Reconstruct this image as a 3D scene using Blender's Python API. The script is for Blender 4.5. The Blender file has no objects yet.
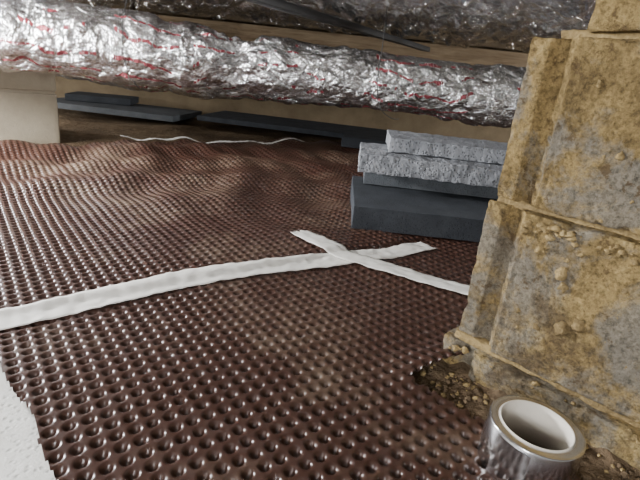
import bpy, bmesh, math, random
import numpy as np
from mathutils import Matrix, Vector, noise
random.seed(3); rng=np.random.default_rng(5)
D=bpy.data; COL=bpy.context.scene.collection

# ---------------------------------------------------------------- helpers
def link(ob):
    COL.objects.link(ob); return ob
def mesh_obj(name, verts, faces, mats, smooth=True, uvs=None, midx=None):
    me=D.meshes.new(name); me.from_pydata([tuple(v) for v in verts],[],faces)
    for m in (mats if isinstance(mats,list) else [mats]): me.materials.append(m)
    me.polygons.foreach_set('use_smooth',[smooth]*len(me.polygons))
    if midx is not None: me.polygons.foreach_set('material_index',midx)
    if uvs is not None:
        l=me.uv_layers.new(name='UVMap')
        for p in me.polygons:
            for li in p.loop_indices: l.data[li].uv=uvs[me.loops[li].vertex_index]
    me.update(); return link(D.objects.new(name,me))
class NT:
    def __init__(s,name):
        s.m=D.materials.new(name); s.m.use_nodes=True; s.t=s.m.node_tree; s.n=s.t.nodes; s.l=s.t.links
        s.b=s.n['Principled BSDF']; s.tc=s.n.new('ShaderNodeTexCoord')
    def node(s,t,ins=None,**kw):
        nd=s.n.new('ShaderNode'+t)
        for k,v in kw.items(): setattr(nd,k,v)
        for k,v in (ins or {}).items(): s.put(nd.inputs[k],v)
        return nd
    def put(s,inp,v):
        if hasattr(v,'links') and hasattr(v,'is_output'): s.l.new(v,inp)
        else: inp.default_value=v
    def noise(s,scale,detail=6,rough=.6,vec=None,dist=0):
        nd=s.node('TexNoise',{'Scale':scale,'Detail':detail,'Roughness':rough,'Distortion':dist})
        s.l.new(vec or s.tc.outputs['Object'],nd.inputs['Vector']); return nd.outputs['Fac']
    def voro(s,scale,feature='F1',vec=None):
        nd=s.node('TexVoronoi',{'Scale':scale},feature=feature)
        s.l.new(vec or s.tc.outputs['Object'],nd.inputs['Vector']); return nd.outputs['Distance']
    def ramp(s,fac,stops):
        nd=s.n.new('ShaderNodeValToRGB'); s.l.new(fac,nd.inputs[0]); e=nd.color_ramp.elements
        while len(e)<len(stops): e.new(.5)
        for i,(p,c) in enumerate(stops):
            e[i].position=p; e[i].color=(c,c,c,1) if isinstance(c,(int,float)) else (*c,1)
        return nd.outputs[0]
    def mix(s,f,a,b,bt='MIX'):
        nd=s.n.new('ShaderNodeMix'); nd.data_type='RGBA'; nd.blend_type=bt
        s.put(nd.inputs[0],f)
        for i,v in ((6,a),(7,b)): s.put(nd.inputs[i],(*v,1) if isinstance(v,tuple) else v)
        return nd.outputs[2]
    def math(s,op,a,b=0.):
        nd=s.n.new('ShaderNodeMath'); nd.operation=op; s.put(nd.inputs[0],a); s.put(nd.inputs[1],b); return nd.outputs[0]
    def bump(s,h,strength=.5,dist=.01):
        nd=s.node('Bump',{'Strength':strength,'Distance':dist}); s.l.new(h,nd.inputs['Height'])
        old=s.b.inputs['Normal'].links
        if old: s.l.new(old[0].from_socket,nd.inputs['Normal'])
        s.l.new(nd.outputs[0],s.b.inputs['Normal'])
    def set(s,**kw):
        for k,v in kw.items():
            k={'col':'Base Color','rough':'Roughness','metal':'Metallic','spec':'Specular IOR Level','coat':'Coat Weight'}[k]
            s.put(s.b.inputs[k],(*v,1) if isinstance(v,tuple) else v)
        return s
# ---------------------------------------------------------------- materials
def mat_soil():
    n=NT('soil'); a=n.noise(3,8,.65); b=n.noise(60,5,.7)
    c=n.ramp(a,[(.3,(.10,.07,.042)),(.55,(.22,.155,.095)),(.75,(.34,.26,.17))])
    c=n.mix(.5,c,n.ramp(b,[(.3,.15),(.7,.9)]),'MULTIPLY')
    n.set(col=c,rough=.95,spec=.1); n.bump(b,.8,.01); n.bump(n.noise(14,6),.6,.03); return n.m
def mat_wall(name,c1,c2):
    n=NT(name); a=n.noise(4,8,.7); b=n.noise(80,4,.7)
    n.set(col=n.ramp(a,[(.3,c1),(.7,c2)]),rough=.9,spec=.15); n.bump(b,.4,.004)
    return n.m
def mat_block():
    n=NT('block_concrete'); a=n.noise(10,10,.78); b=n.noise(170,5,.75); v=n.voro(70)
    c=n.ramp(a,[(.32,(.12,.085,.04)),(.44,(.29,.205,.09)),(.54,(.47,.335,.145)),(.64,(.54,.415,.20)),(.76,(.48,.43,.32))])
    g=n.noise(7,8,.72,dist=.3)
    c=n.mix(n.ramp(g,[(.49,0.),(.57,.8)]),c,(.27,.25,.21))
    c=n.mix(n.ramp(n.noise(5,9,.78,dist=.3),[(.51,0.),(.60,.8)]),c,(.12,.085,.05))
    c=n.mix(.75,c,n.ramp(b,[(.34,.22),(.56,1.)]),'MULTIPLY')
    c=n.mix(n.ramp(n.noise(50,6,.7),[(.58,0.),(.63,.8)]),c,(.12,.08,.04))
    n.set(col=c,rough=.95,spec=.1); n.bump(b,1.,.006); n.bump(n.noise(60,6,.78),.9,.008); n.bump(a,.5,.008)
    n.bump(n.ramp(v,[(.0,0.),(.35,1.)]),.3,.003); return n.m
def mat_mortar():
    n=NT('mortar'); a=n.noise(14,8,.7); b=n.noise(150,4,.7)
    c=n.ramp(a,[(.3,(.17,.12,.06)),(.6,(.41,.30,.14)),(.8,(.47,.37,.21))])
    n.set(col=n.mix(.6,c,n.ramp(b,[(.3,.3),(.62,1.)]),'MULTIPLY'),rough=.95,spec=.1); n.bump(b,.8,.005); n.bump(n.noise(50,5,.7),.7,.006); return n.m
def mat_membrane():
    n=NT('brown_hdpe'); a=n.noise(2.4,7,.62,dist=.5); b=n.noise(35,5,.7)
    dust=n.math('MULTIPLY',n.ramp(a,[(.50,0.),(.66,1.)]),n.ramp(b,[(.38,.1),(.62,1.)]))
    film=n.noise(1.3,5,.6)
    c=n.mix(n.ramp(film,[(.35,0.),(.7,.25)]),(.042,.0185,.0125),(.085,.048,.033))
    c=n.mix(n.math('MULTIPLY',dust,.36),c,(.36,.27,.18))
    n.set(col=c,rough=n.ramp(dust,[(0,.28),(1,.5)]),spec=.5); n.bump(b,.12,.001); return n.m
def mat_foil(name='foil',txt=False,base=(.78,.78,.77),rough=.3,sc=1.,amp=1.):
    n=NT(name)
    w=n.noise(16*sc,6,.6,dist=1.2); v=n.voro(26*sc,'DISTANCE_TO_EDGE'); f=n.noise(60*sc,4,.6,dist=.6)
    c=n.ramp(n.noise(9,5,.6),[(.3,tuple(x*.72 for x in base)),(.7,base)])
    if txt:
        mp=n.node('Mapping'); n.l.new(n.tc.outputs['UV'],mp.inputs['Vector'])
        sep=n.node('SeparateXYZ'); n.l.new(n.tc.outputs['UV'],sep.inputs[0])
        wob=n.noise(3.5,4,.6)
        y=n.math('ADD',sep.outputs['Y'],n.math('MULTIPLY',wob,.34))
        fr=n.math('FRACT',n.math('MULTIPLY',y,11.))
        line=n.math('LESS_THAN',n.math('ABSOLUTE',n.math('SUBTRACT',fr,.5)),.075)
        sx=n.node('CombineXYZ'); n.l.new(n.math('MULTIPLY',sep.outputs['X'],90.),sx.inputs['X'])
        n.l.new(n.math('FLOOR',n.math('MULTIPLY',y,11.)),sx.inputs['Y'])
        br=n.noise(1.0,3,.8,vec=sx.outputs[0]); on=n.math('GREATER_THAN',br,.46)
        sl=n.noise(.045,3,.7,vec=sx.outputs[0]); on2=n.math('GREATER_THAN',sl,.49)
        k=n.math('MULTIPLY',n.math('MULTIPLY',line,on),on2)
        c=n.mix(n.math('MULTIPLY',k,.9),c,(.33,.012,.03))
        mp.inputs['Scale'].default_value=(150,62,1)
        vq=n.voro(1.,vec=mp.outputs[0]); n.bump(n.ramp(vq,[(0,1.),(.6,0.)]),.6,.003)
        n.set(metal=n.math('SUBTRACT',1.,n.math('MULTIPLY',k,.8)))
    else: n.set(metal=1.)
    n.set(col=c,rough=rough)
    n.bump(w,.7*amp,.02); n.bump(n.ramp(v,[(0,0.),(.15,1.)]),.35*amp,.004); n.bump(f,.4*amp,.004)
    return n.m
def mat_slab(name,c1,c2,por=.8,psc=160):
    n=NT(name); a=n.noise(12,6,.6); v=n.voro(psc); b=n.noise(200,3,.6)
    c=n.ramp(a,[(.3,c1),(.7,c2)])
    pits=n.ramp(v,[(.12,.35),(.4,1.)])
    n.set(col=n.mix(por,c,pits,'MULTIPLY'),rough=.8,spec=.25); n.bump(pits,por,.003); n.bump(b,.4,.002); return n.m
def mat_simple(name,c,rough=.6,metal=0.,bsc=90,bs=.1,var=.15):
    n=NT(name); a=n.noise(20,5,.6)
    n.set(col=n.ramp(a,[(.3,tuple(x*(1-var) for x in c)),(.7,c)]),rough=rough,metal=metal); n.bump(n.noise(bsc,4),bs,.002); return n.m
def mat_wood():
    n=NT('timber'); mp=n.node('Mapping',{'Scale':(1.5,14,14)}); n.l.new(n.tc.outputs['Object'],mp.inputs['Vector'])
    a=n.noise(4,8,.7,vec=mp.outputs[0],dist=.5)
    n.set(col=n.ramp(a,[(.3,(.12,.08,.045)),(.6,(.21,.155,.095)),(.8,(.27,.21,.135))]),rough=.8,spec=.2); n.bump(a,.3,.004); return n.m
M_soil=mat_soil(); M_block=mat_block(); M_mortar=mat_mortar(); M_mem=mat_membrane()
M_duct=mat_foil('duct_foil_jacket',True,(.90,.90,.89),rough=.24,amp=1.4); M_ceil=mat_foil('ceiling_foil',False,(.95,.95,.95),.14,1.,1.3)
M_ftape=mat_foil('foil_tape',False,(.92,.92,.92),.18,1.3,1.2)
M_slabL=mat_slab('foam_glass_light',(.20,.21,.225),(.33,.34,.36),.85,150)
M_slabD=mat_slab('foam_glass_dark',(.030,.034,.040),(.058,.064,.073),.45,200)
M_slabM=mat_slab('foam_glass_mid',(.07,.078,.086),(.12,.13,.14),.5,200)
M_wood=mat_wood()
M_tape=mat_simple('white_tape',(.76,.74,.68),.5,0,30,.5,.15)
M_white=mat_slab('pale_concrete',(.68,.67,.62),(.80,.79,.74),.35,140)
M_core=mat_simple('card_core',(.74,.69,.60),.8)
M_wire=mat_simple('dark_wire',(.03,.03,.03),.5)

# ---------------------------------------------------------------- frames
P0=Vector((.053,.886)); A=math.radians(38)
eu=Vector((math.cos(A),math.sin(A))); ev=Vector((-math.sin(A),math.cos(A)))
def UV(u,v): return P0+eu*u+ev*v
def ss(a,b,x):
    t=np.clip((x-a)/(b-a),0,1); return t*t*(3-2*t)
def base_h(x,y):
    """gentle lie of the membrane"""
    v=-(x-P0.x)*math.sin(A)+(y-P0.y)*math.cos(A)
    far=ss(.8,1.4,y)
    h=.004+.0022*np.sin(9*x+4*y)+.0022*np.sin(13*y-6*x+1)
    h=h+far*(.006*np.sin(17*x+5*np.sin(3*y)+7*y)+.008*np.sin(23*y-9*x+2*np.sin(5*x))+.0045*np.sin(41*x+18*y+3*np.sin(7*y)))
    h=h+far*.012
    h=h+.006*ss(0,.02,v)*ss(.25,.0,np.abs(v))
    d2=(x-.053)*.543+(y-.88)*.84          # distance from the second seam
    h=h+.007*np.exp(-(d2/.045)**2)*ss(-.16,.0,x)*ss(.55,.4,x)
    return h
HD=.0060
# ---------------------------------------------------------------- drainage membrane
pitch=.0168; ns=8
u0,u1,v0,v1=-1.25,1.25,-.76,1.24
nu=int((u1-u0)/pitch)*ns+1; nv=int((v1-v0)/pitch)*ns+1
uu=u0+np.arange(nu)*pitch/ns; vv=v0+np.arange(nv)*pitch/ns
U,V=np.meshgrid(uu,vv)
X=P0.x+U*math.cos(A)-V*math.sin(A); Y=P0.y+U*math.sin(A)+V*math.cos(A)
fu=((U-u0)/pitch)%1-.5; fv=((V-v0)/pitch)%1-.5
r=np.sqrt(fu**2+fv**2)*pitch
pit=(1-ss(.0026,.0063,r))*.85+.15*np.sqrt(np.clip(1-(r/.0063)**2,0,1))
Z=base_h(X,Y)+HD*(1-pit)
lift=np.clip(1-np.abs(V+.35)/.05,0,1)*np.clip((U+.22)/.08,0,1)*np.clip((-.02-U)/.05,0,1)
Z=Z+.012*lift
co=np.stack([X,Y,Z],-1).reshape(-1,3).astype(np.float32)
idx=np.arange(nu*nv).reshape(nv,nu)
Uc=(U[:-1,:-1]+U[1:,1:])/2; Vc=(V[:-1,:-1]+V[1:,1:])/2
wob=.003*np.sin(23*Vc)+.002*np.sin(57*Vc+1)
keep=((Uc>-.556-.13*(Vc+.3)+wob)|(Vc>.0))&~((Uc>-.180+.16*(-.35-Vc)+wob)&(Vc<-.356+.006*np.sin(30*Uc)))
q=np.stack([idx[:-1,:-1],idx[:-1,1:],idx[1:,1:],idx[1:,:-1]],-1)[keep]
used=np.unique(q); remap=-np.ones(nu*nv,int); remap[used]=np.arange(len(used)); q=remap[q]; co=co[used]
me=D.meshes.new('drainage_membrane'); me.vertices.add(len(co)); me.vertices.foreach_set('co',co.ravel())
me.loops.add(q.size); me.loops.foreach_set('vertex_index',q.ravel().astype(np.int32))
me.polygons.add(len(q)); me.polygons.foreach_set('loop_start',np.arange(0,q.size,4,dtype=np.int32))
try: me.polygons.foreach_set('loop_total',np.full(len(q),4,dtype=np.int32))
except Exception: pass
me.polygons.foreach_set('use_smooth',np.ones(len(q),bool)); me.materials.append(M_mem); me.update(calc_edges=True); me.validate()
link(D.objects.new('drainage_membrane',me))

# ---------------------------------------------------------------- tape strips
def strip(name,pts,w,zoff,seed):
    P=[Vector(p) for p in pts]; dense=[]
    for i in range(len(P)-1):
        p0=P[max(i-1,0)];p1=P[i];p2=P[i+1];p3=P[min(i+2,len(P)-1)]
        n=max(2,int((p2-p1).length/.005))
        for k in range(n):
            t=k/n; dense.append(.5*((2*p1)+(-p0+p2)*t+(2*p0-5*p1+4*p2-p3)*t*t+(-p0+3*p1-3*p2+p3)*t**3))
    dense.append(P[-1]); vs=[];fs=[];m=11
    for i,p in enumerate(dense):
        a=dense[max(i-1,0)];b=dense[min(i+1,len(dense)-1)]; t=(b-a).normalized(); nn=Vector((-t.y,t.x))
        for j in range(m):
            s=j/(m-1)-.5; ww=w*(1+.14*noise.noise(Vector((i*.06,seed,j//6))))
            q=p+nn*s*ww
            if i in (0,len(dense)-1): q=q+t*.010*noise.noise(Vector((j*1.3,seed,0)))
            z=float(base_h(q.x,q.y))+HD+zoff+.0020*noise.noise(Vector((q.x*70,q.y*70,seed)))+.0014*noise.noise(Vector((i*.12,s*3,seed+5)))
            vs.append((q.x,q.y,z))
    for i in range(len(dense)-1):
        for j in range(m-1):
            a=i*m+j; fs.append((a,a+1,a+m+1,a+m))
    ob=mesh_obj(name,vs,fs,M_tape); so=ob.modifiers.new('thick','SOLIDIFY'); so.thickness=.0006; return ob
strip('seam_tape',[(-.75,.275),(-.56,.405),(-.407,.518),(-.296,.617),(-.198,.704),(-.05,.804),(.053,.862),(.15,.930),(.238,.997)],.048,.0018,1.)
strip('seam_tape',[(-.046,.955),(-.01,.918),(.053,.872),(.13,.833),(.20,.793),(.29,.745)],.045,.0036,7.)
strip('edge_tape',[(-.80,1.84),(-.62,1.96),(-.46,2.06),(-.35,2.13),(-.22,2.20),(-.12,2.25)],.012,.0003,3.)

# ---------------------------------------------------------------- rounded noisy boxes
def rbox(L,W,H,r,cell,namp,nsc,seed,warp=None,chip=0.):
    bm=bmesh.new(); bmesh.ops.create_cube(bm,size=1,matrix=Matrix.Translation((.5,.5,.5)))
    for ax,n in ((0,L),(1,W),(2,H)):
        k=max(1,int(n/cell))
        cuts=[i/k for i in range(1,k)]
        if cell>r: cuts=[r/n]+[c for c in cuts if r/n*1.5<c<1-r/n*1.5]+[1-r/n]
        for c_ in cuts:
            co=Vector((0,0,0)); co[ax]=c_; no=Vector((0,0,0)); no[ax]=1
            bmesh.ops.bisect_plane(bm,geom=bm.verts[:]+bm.edges[:]+bm.faces[:],plane_co=co,plane_no=no)
    dims=Vector((L,W,H))
    for v in bm.verts:
        p=Vector((v.co.x*L,v.co.y*W,v.co.z*H)); s=Vector((seed*3.1,seed*1.7,seed))
        rr=r
        if chip: rr=r+chip*max(0,noise.noise(p*38+s)+.6*noise.noise(p*90+s)-.12)*2.2
        q=Vector([min(max(p[i],rr),dims[i]-rr) for i in range(3)]); d=p-q
        if d.length>1e-9: p=q+d.normalized()*rr
        nv_=noise.noise_vector(p*nsc+s)*namp+noise.noise_vector(p*nsc*3.3+s)*namp*.6
        p=p+nv_
        if warp: p=warp(p)
        v.co=p
    bm.normal_update(); vs=[v.co.copy() for v in bm.verts]; bm.verts.index_update()
    fs=[tuple(v.index for v in f.verts) for f in bm.faces]; bm.free(); return vs,fs
class Acc:
    def __init__(s): s.v=[];s.f=[];s.m=[]
    def add(s,vs,fs,M=Matrix(),mi=0):
        o=len(s.v); s.v+= [M@Vector(v) for v in vs]; s.f+=[tuple(i+o for i in f) for f in fs]; s.m+=[mi]*len(fs)
    def lump(s,c,r,mi,seed,flat=1.):
        bm=bmesh.new(); bmesh.ops.create_icosphere(bm,subdivisions=2,radius=1)
        vs=[]
        for v in bm.verts:
            p=v.co*(1+.7*noise.noise(v.co*1.6+Vector((seed,seed*2,0)))+.3*noise.noise(v.co*4+Vector((seed,0,seed)))); vs.append(Vector(c)+Vector((p.x*r,p.y*r,p.z*r*flat)))
        bm.verts.index_update(); fs=[tuple(v.index for v in f.verts) for f in bm.faces]; bm.free(); s.add(vs,fs,Matrix(),mi)
    def obj(s,name,mats,smooth=True): return mesh_obj(name,s.v,s.f,mats,smooth,midx=s.m)

# ---------------------------------------------------------------- right pier
cpt=Vector((.190,.552)); fa=math.radians(-43)
Mp=Matrix.Translation((cpt.x,cpt.y,0))@Matrix.Rotation(fa,4,'Z')
def groove(p):
    if p.y<.05:
        s=p.x; k=1-min(max(p.y/.045,0),1)
        d=0
        if s<.046: d=.011
        elif s<.0485: d=.011*(1-(s-.046)/.0025)
        if .028<s<.042: d+=.009
        elif .022<s<=.028: d+=.009*(s-.022)/.006
        if .052<s<.056: d+=.002
        p=Vector((p.x,p.y+d*k,p.z))
    return p
pa=Acc()
def block(x0,y0,z0,L,W,H,seed,g=True,cell=.0042,rot=0,namp=.0016):
    vs,fs=rbox(L,W,H,.002,cell,namp,42,seed,groove if g else None,.010)
    pa.add(vs,fs,Mp@Matrix.Translation((x0,y0,z0))@Matrix.Rotation(math.radians(rot),4,'Y'),0)
block(.004,0,.230,.39,.19,.174,1)
block(-.004,-.001,.044,.39,.19,.179,2,rot=.4)
block(-.022,-.010,-.16,.42,.21,.197,3,True,.006,rot=1.)
block(.062,-.003,.410,.39,.19,.098,4,False,.006)
for z,h,x0,ins,sd in ((.221,.010,.004,.018,11),(.034,.012,-.006,.006,12),(.402,.010,.03,.014,13)):
    vs,fs=rbox(.385,.17-ins*.5,h,.002,.006,.003,38,sd); pa.add(vs,fs,Mp@Matrix.Translation((x0,ins,z)),1)
def ml(s,z,r,out=.0,fl=1.): 
    c=Mp@Vector((s,out,z)); pa.lump(c,r,1,random.random()*50,fl)
for i in range(60):
    s=random.random()**1.5; ml(.05+s*.19,.215-abs(random.gauss(0,.006)),random.uniform(.0015,.006)*(1-.5*s),.0,.7)
for i in range(28):
    s=random.random(); ml(-.02+s*.30,.032+random.uniform(-.008,.004),random.uniform(.002,.005),-.006,.6)
for i in range(60): ml(random.uniform(.05,.24),random.uniform(.05,.40),random.uniform(.001,.003),.001)
for s,z,r in ((.072,.188,.006),(.105,.155,.006),(.06,.15,.003),(.13,.12,.007),(.09,.10,.005),(.12,.30,.004),(.16,.26,.005),(.10,.17,.007),(.066,.11,.004),(.115,.11,.008)): ml(s,z,r,.001)
pa.obj('concrete_block_pier',[M_block,M_mortar])

# left pier
pa=Acc(); cl=Vector((-1.02,1.81))
Ml=Matrix.Translation((cl.x,cl.y,0))@Matrix.Rotation(A,4,'Z')@Matrix.Translation((-.39,0,0))
for k in range(3):
    H=.188 if k<2 else .140
    vs,fs=rbox(.39,.39,H,.005,.02,.0015,20,20+k); pa.add(vs,fs,Ml@Matrix.Translation((0,0,-.02+k*.196)),0)
    if k: 
        vs,fs=rbox(.38,.38,.012,.002,.02,.001,20,30+k); pa.add(vs,fs,Ml@Matrix.Translation((.005,.005,-.03+k*.196)),0)
M_pier2=mat_wall('painted_block',(.24,.205,.15),(.35,.305,.225))
pa.obj('concrete_block_pier',[M_pier2])

# ---------------------------------------------------------------- slabs
def slab(name,x,y,z,L,W,H,rot,mat,seed,r=.0015,namp=.0006,cell=.012):
    vs,fs=rbox(L,W,H,r,cell,namp,40,seed); a=Acc()
    a.add(vs,fs,Matrix.Translation((x,y,z))@Matrix.Rotation(math.radians(rot),4,'Z')); return a.obj(name,mat,False)
slab('insulation_slab',.068,1.045,.016,.60,.33,.054,-1,M_slabD,1)
slab('insulation_slab',.10,1.275,.072,.60,.20,.042,-3,M_slabM,2)
slab('insulation_slab',.077,1.205,.116,.60,.22,.046,-3,M_slabL,3,.002,.0026,.006)
slab('insulation_slab',.155,1.27,.165,.56,.20,.036,-3,M_slabL,4,.002,.0022,.006)
slab('insulation_slab',-.72,2.60,.03,1.20,.42,.025,-8,M_slabD,5)
slab('insulation_slab',.05,2.2,.03,.8,.3,.045,-6,M_slabD,8)
slab('insulation_slab',-1.62,2.62,.015,.80,.40,.03,-6,M_slabM,6)
slab('insulation_slab',-1.5,2.74,.048,.35,.22,.035,10,M_slabD,7)

# ---------------------------------------------------------------- ducts
def duct(name,pts,seed,kinks,segs=72,step=.008,tapes=()):
    P=[Vector(p[:3]) for p in pts]; Rr=[p[3] for p in pts]; path=[];rad=[]
    for i in range(len(P)-1):
        p0=P[max(i-1,0)];p1=P[i];p2=P[i+1];p3=P[min(i+2,len(P)-1)]
        n=max(2,int((p2-p1).length/step))
        for k in range(n):
            t=k/n; path.append(.5*((2*p1)+(-p0+p2)*t+(2*p0-5*p1+4*p2-p3)*t*t+(-p0+3*p1-3*p2+p3)*t**3))
            e=t*t*(3-2*t); rad.append(Rr[i]*(1-e)+Rr[i+1]*e)
    vs=[];uv=[];L=0;mi=[]
    for i,p in enumerate(path):
        a=path[max(i-1,0)];b=path[min(i+1,len(path)-1)]; t=(b-a).normalized()
        if i: L+=(p-path[i-1]).length
        sd=t.cross(Vector((0,0,1))).normalized(); up=sd.cross(t)
        for j in range(segs+1):
            th=2*math.pi*j/segs; c=sd*math.cos(th)+up*math.sin(th); r=rad[i]
            q=p+c*r; 
            dz=noise.noise(q*7+Vector((seed,0,0)))*.011+noise.noise(q*19+Vector((0,seed,0)))*.007
            rd=1-abs(noise.noise(Vector((p.x*9,th*1.1,seed)))*2); dz-=max(0,rd-.55)*.015
            rd=1-abs(noise.noise(Vector((p.x*22,th*2.6,seed+4)))*2); dz-=max(0,rd-.6)*.008
            for kx,kw,ka in kinks:
                g=math.exp(-((p.x-kx)/kw)**2)
                dz+=g*ka*(-.55+.9*noise.noise(Vector((p.x*30,math.cos(th)*2.2,math.sin(th)*2.2+seed)))+.5*noise.noise(Vector((p.x*10,math.cos(th)*5,math.sin(th)*5+seed))))
            if c.z<0: dz-= .008*(-c.z)
            vs.append(p+c*(r+dz)); uv.append((L,j/segs))
    fs=[];m=segs+1
    for i in range(len(path)-1):
        tp=any(abs(path[i].x-tx)<tw for tx,tw in tapes)
        for j in range(segs): a=i*m+j; fs.append((a,a+1,a+m+1,a+m)); mi.append(1 if tp else 0)
    return mesh_obj(name,vs,fs,[M_duct,M_ftape],True,uvs=uv,midx=mi)
duct('insulated_duct',[(-2.6,1.30,.38,.114),(-1.7,1.38,.37,.114),(-1.0,1.48,.36,.112),(-.6,1.58,.350,.108),(-.34,1.63,.345,.090),(-.1,1.68,.335,.097),(.25,1.74,.325,.099),(.6,1.78,.318,.106),(1.2,1.85,.33,.106),(1.9,1.9,.34,.106)],2.,[(-.33,.06,.035),(-.52,.03,.012),(.45,.03,.012),(.05,.04,.012),(-1.0,.04,.014)],segs=96,step=.006,tapes=((-.30,.035),(-.47,.02),(.47,.03),(.92,.02),(-1.05,.03)))
duct('insulated_duct',[(-1.9,2.75,.29,.10),(-1.2,2.45,.27,.10),(-.7,2.10,.27,.09),(-.2,2.02,.285,.085),(.4,2.12,.30,.085),(1.2,2.14,.32,.085)],9.,[(-.7,.05,.02)],segs=48,step=.014)
def wire(name,pts,r):
    cu=D.curves.new(name,'CURVE'); cu.dimensions='3D'; cu.bevel_depth=r; cu.bevel_resolution=3
    sp=cu.splines.new('NURBS'); sp.points.add(len(pts)-1)
    for i,p in enumerate(pts): sp.points[i].co=(*p,1)
    sp.use_endpoint_u=True; sp.order_u=3; cu.materials.append(M_wire); return link(D.objects.new(name,cu))
wire('duct_hanger_wire',[(.13,1.63,.55),(.13,1.60,.42),(.125,1.59,.34),(.14,1.60,.25),(.20,1.62,.215),(.22,1.66,.22)],.0012)
wire('duct_hanger_wire',[(-.62,1.55,.55),(-.62,1.47,.45),(-.62,1.455,.36),(-.62,1.49,.27),(-.62,1.58,.235)],.0012)

# ---------------------------------------------------------------- tape roll
def lathe(prof,seg=96):
    vs=[];fs=[];n=len(prof)
    for i in range(seg):
        a=2*math.pi*i/seg
        for r_,z in prof: vs.append((r_*math.cos(a),r_*math.sin(a),z))
    for i in range(seg):
        for j in range(n):
            a=i*n+j;b=i*n+(j+1)%n;c=((i+1)%seg)*n+(j+1)%n;d=((i+1)%seg)*n+j; fs.append((a,d,c,b))
    return vs,fs
root=D.objects.new('tape_roll',None); link(root); root.location=(.221,.379,.005); root.rotation_euler=(math.radians(1),math.radians(2),0)
K=.84
prof=[(.0405,.001),(.0500,.0),(.0515,.0012),(.0517,.024),(.0515,.0480),(.0505,.0492),(.0478,.0488),(.0460,.0494),(.0440,.0488),(.0420,.0492),(.0405,.0486)]
prof=[(a*K,b) for a,b in prof]
n=NT('foil_tape_edge')
n.set(col=n.ramp(n.noise(30,4),[(.3,(.76,.76,.77)),(.7,(.88,.88,.89))]),metal=1.,rough=.2); n.bump(n.noise(25,3),.15,.003); M_roll=n.m
vs,fs=lathe(prof); o1=mesh_obj('wound_tape',vs,fs,M_roll); o1.parent=root
vs,fs=lathe([(a*K,b) for a,b in [(.0385,.0),(.0404,.0),(.0404,.0495),(.0400,.0502),(.0390,.0502),(.0385,.0495)]]); o2=mesh_obj('cardboard_core',vs,fs,M_core); o2.parent=root
tv=[];tf=[]
for i in range(12):
    a=math.radians(200+i*4); rr=(.0519+.00002*i*i)*K
    for z in (.002,.046): tv.append((rr*math.cos(a),rr*math.sin(a),z))
for i in range(11): tf.append((2*i,2*i+2,2*i+3,2*i+1))
o3=mesh_obj('loose_end',tv,tf,M_roll); o3.parent=root

# ---------------------------------------------------------------- pale slab lower left
vs,fs=rbox(.62,.78,.05,.003,.012,.0015,30,50); a=Acc()
c=UV(-.490,-.76); a.add(vs,fs,Matrix.Translation((c.x,c.y,-.0525))@Matrix.Rotation(A+math.radians(3),4,'Z')@Matrix.Translation((-.62,0,0)))
a.obj('concrete_paver',M_white)

# ---------------------------------------------------------------- soil floor, rubble
N=150; vs=[];fs=[]
for i in range(N+1):
    for j in range(N+1):
        x=-4+8*i/N; y=-1+5*j/N
        inside=-.8<(-(x-P0.x)*math.sin(A)+(y-P0.y)*math.cos(A))<1.3
        vs.append((x,y,-.014+(.02*noise.noise(Vector((x*2,y*2,0)))+.012*noise.noise(Vector((x*7,y*7,3))))*(0.15 if inside else 1.2)))
for i in range(N):
    for j in range(N): a=i*(N+1)+j; fs.append((a,a+N+1,a+N+2,a+1))
mesh_obj('floor',vs,fs,M_soil)
ra=Acc()
for i in range(130):
    s=random.uniform(-.10,.30); o=abs(random.gauss(0,.012)); c=Mp@Vector((s,-.018-o,0))
    ra.lump((c.x,c.y,.000),random.uniform(.001,.004),random.choice((0,0,1)),random.random()*99,.75)
for i in range(150):
    c=UV(random.uniform(-.175,-.03),random.uniform(-.42,-.362)); ra.lump((c.x,c.y,.000),random.uniform(.001,.0038),random.choice((0,0,0,1)),random.random()*99,.7)
ra.obj('soil_rubble',[M_soil,M_mortar])
vs=[];fs=[];n1,n2=90,30
for i in range(n1+1):
    for j in range(n2+1):
        s=-.13+.50*i/n1; o=j/n2; p=Mp@Vector((s,.01-.10*o,0))
        z=.012*(1-o)**1.5-.007+.008*noise.noise(Vector((p.x*40,p.y*40,1)))*(1-o*.6)+.003*noise.noise(Vector((p.x*120,p.y*120,1)))
        vs.append((p.x,p.y,z))
for i in range(n1):
    for j in range(n2): a=i*(n2+1)+j; fs.append((a,a+1,a+n2+2,a+n2+1))
mesh_obj('soil_bank',vs,fs,M_soil)

# ---------------------------------------------------------------- room
def boxobj(name,lo,hi,mat,cell=.2,namp=.0,r=.002):
    d=[hi[i]-lo[i] for i in range(3)]; vs,fs=rbox(*d,r,cell,namp,5,1); a=Acc(); a.add(vs,fs,Matrix.Translation(lo)); return a.obj(name,mat,False)
M_bw=mat_wall('foundation_wall',(.12,.09,.055),(.22,.17,.105))
boxobj('wall_back',(-4,3.15,-.05),(4,3.3,.8),M_bw)
boxobj('wall_left',(-4.1,-1,-.05),(-4,3.3,.8),M_bw)
boxobj('wall_right',(4,-1,-.05),(4.1,3.3,.8),M_bw)
N1,N2=620,300; vs=[];fs=[]
nz=noise.noise
for i in range(N1+1):
    for j in range(N2+1):
        x=-4+8*i/N1; y=-1+4.2*j/N2
        bay=abs(((x+.4*y)/.45)%1-.5)*2
        z=.592-.030*(1-bay**4)+.014*nz(Vector((x*5,y*5,0)))-.045*abs(nz(Vector((x*9,y*6,5))))-.030*abs(nz(Vector((x*20,y*13,9))))-.014*abs(nz(Vector((x*42,y*32,3))))
        if bay>.93: z=.60
        z=max(z,.515 if y<2.6 else .555)
        vs.append((x,y,z))
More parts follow.
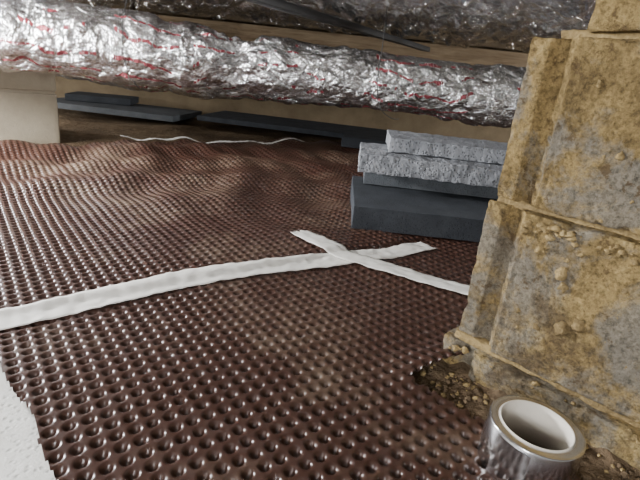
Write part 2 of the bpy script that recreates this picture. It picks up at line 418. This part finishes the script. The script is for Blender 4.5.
for i in range(N1):
    for j in range(N2): a=i*(N2+1)+j; fs+=[(a,a+N2+1,a+N2+2),(a,a+N2+2,a+1)]
mesh_obj('ceiling',vs,fs,M_ceil,False)
boxobj('timber_bearer',(-3.9,2.9,.43),(3.9,3.0,.545),M_wood,.1,.001)
vs,fs=rbox(.035,1.9,.022,.002,.1,.001,5,3); a=Acc(); a.add(vs,fs,Matrix.Translation((-.40,1.0,.490))@Matrix.Rotation(math.radians(-26),4,'Z')); a.obj('timber_batten',M_wire)

# ---------------------------------------------------------------- lights
def area(name,loc,tgt,size,power,col):
    l=D.lights.new(name,'AREA'); l.size=size; l.energy=power; l.color=col; o=D.objects.new(name,l); link(o); o.location=loc
    o.rotation_euler=(Vector(tgt)-Vector(loc)).to_track_quat('-Z','Y').to_euler(); return o
area('work_light',(-1.35,1.05,.45),(-.35,.97,.05),.16,52,(.97,.98,1))
area('camera_side_fill',(-.45,-.55,.48),(-.15,.9,.25),.25,18,(.98,.98,1))  # soft fill added behind the camera, not a real opening
area('back_fill_left',(-3.2,2.3,.30),(-.8,1.9,.55),.3,40,(.97,.98,1))  # unseen fill added far left to lift the background and ceiling foil
area('back_fill_right',(2.6,2.0,.25),(.4,1.9,.56),.2,42,(.97,.98,1))  # unseen fill added far right, aimed at the ceiling foil
def point(name,loc,e,r=.03):
    l=D.lights.new(name,'POINT'); l.energy=e; l.shadow_soft_size=r; l.color=(1,.98,.96); o=D.objects.new(name,l); link(o); o.location=loc
point('foil_sparkle_fill',(-1.75,2.0,.18),10)  # added point light beyond the left pier, for glints on the ceiling
point('foil_sparkle_fill',(1.35,1.55,.20),5)  # another added point light, kept behind the right pier to brighten the foil
w=D.worlds.new('world'); bpy.context.scene.world=w; w.use_nodes=True
w.node_tree.nodes['Background'].inputs[0].default_value=(.90,.95,1,1); w.node_tree.nodes['Background'].inputs[1].default_value=.5

# ---------------------------------------------------------------- camera
cam=D.cameras.new('camera'); cam.sensor_width=36; cam.lens=27; cam.clip_start=.01
co_=D.objects.new('camera',cam); link(co_)
co_.matrix_world=Matrix.Translation((0,0,.35))@(Matrix.Rotation(math.radians(70.5),4,'X')@Matrix.Rotation(math.radians(6),4,'Z'))
bpy.context.scene.camera=co_
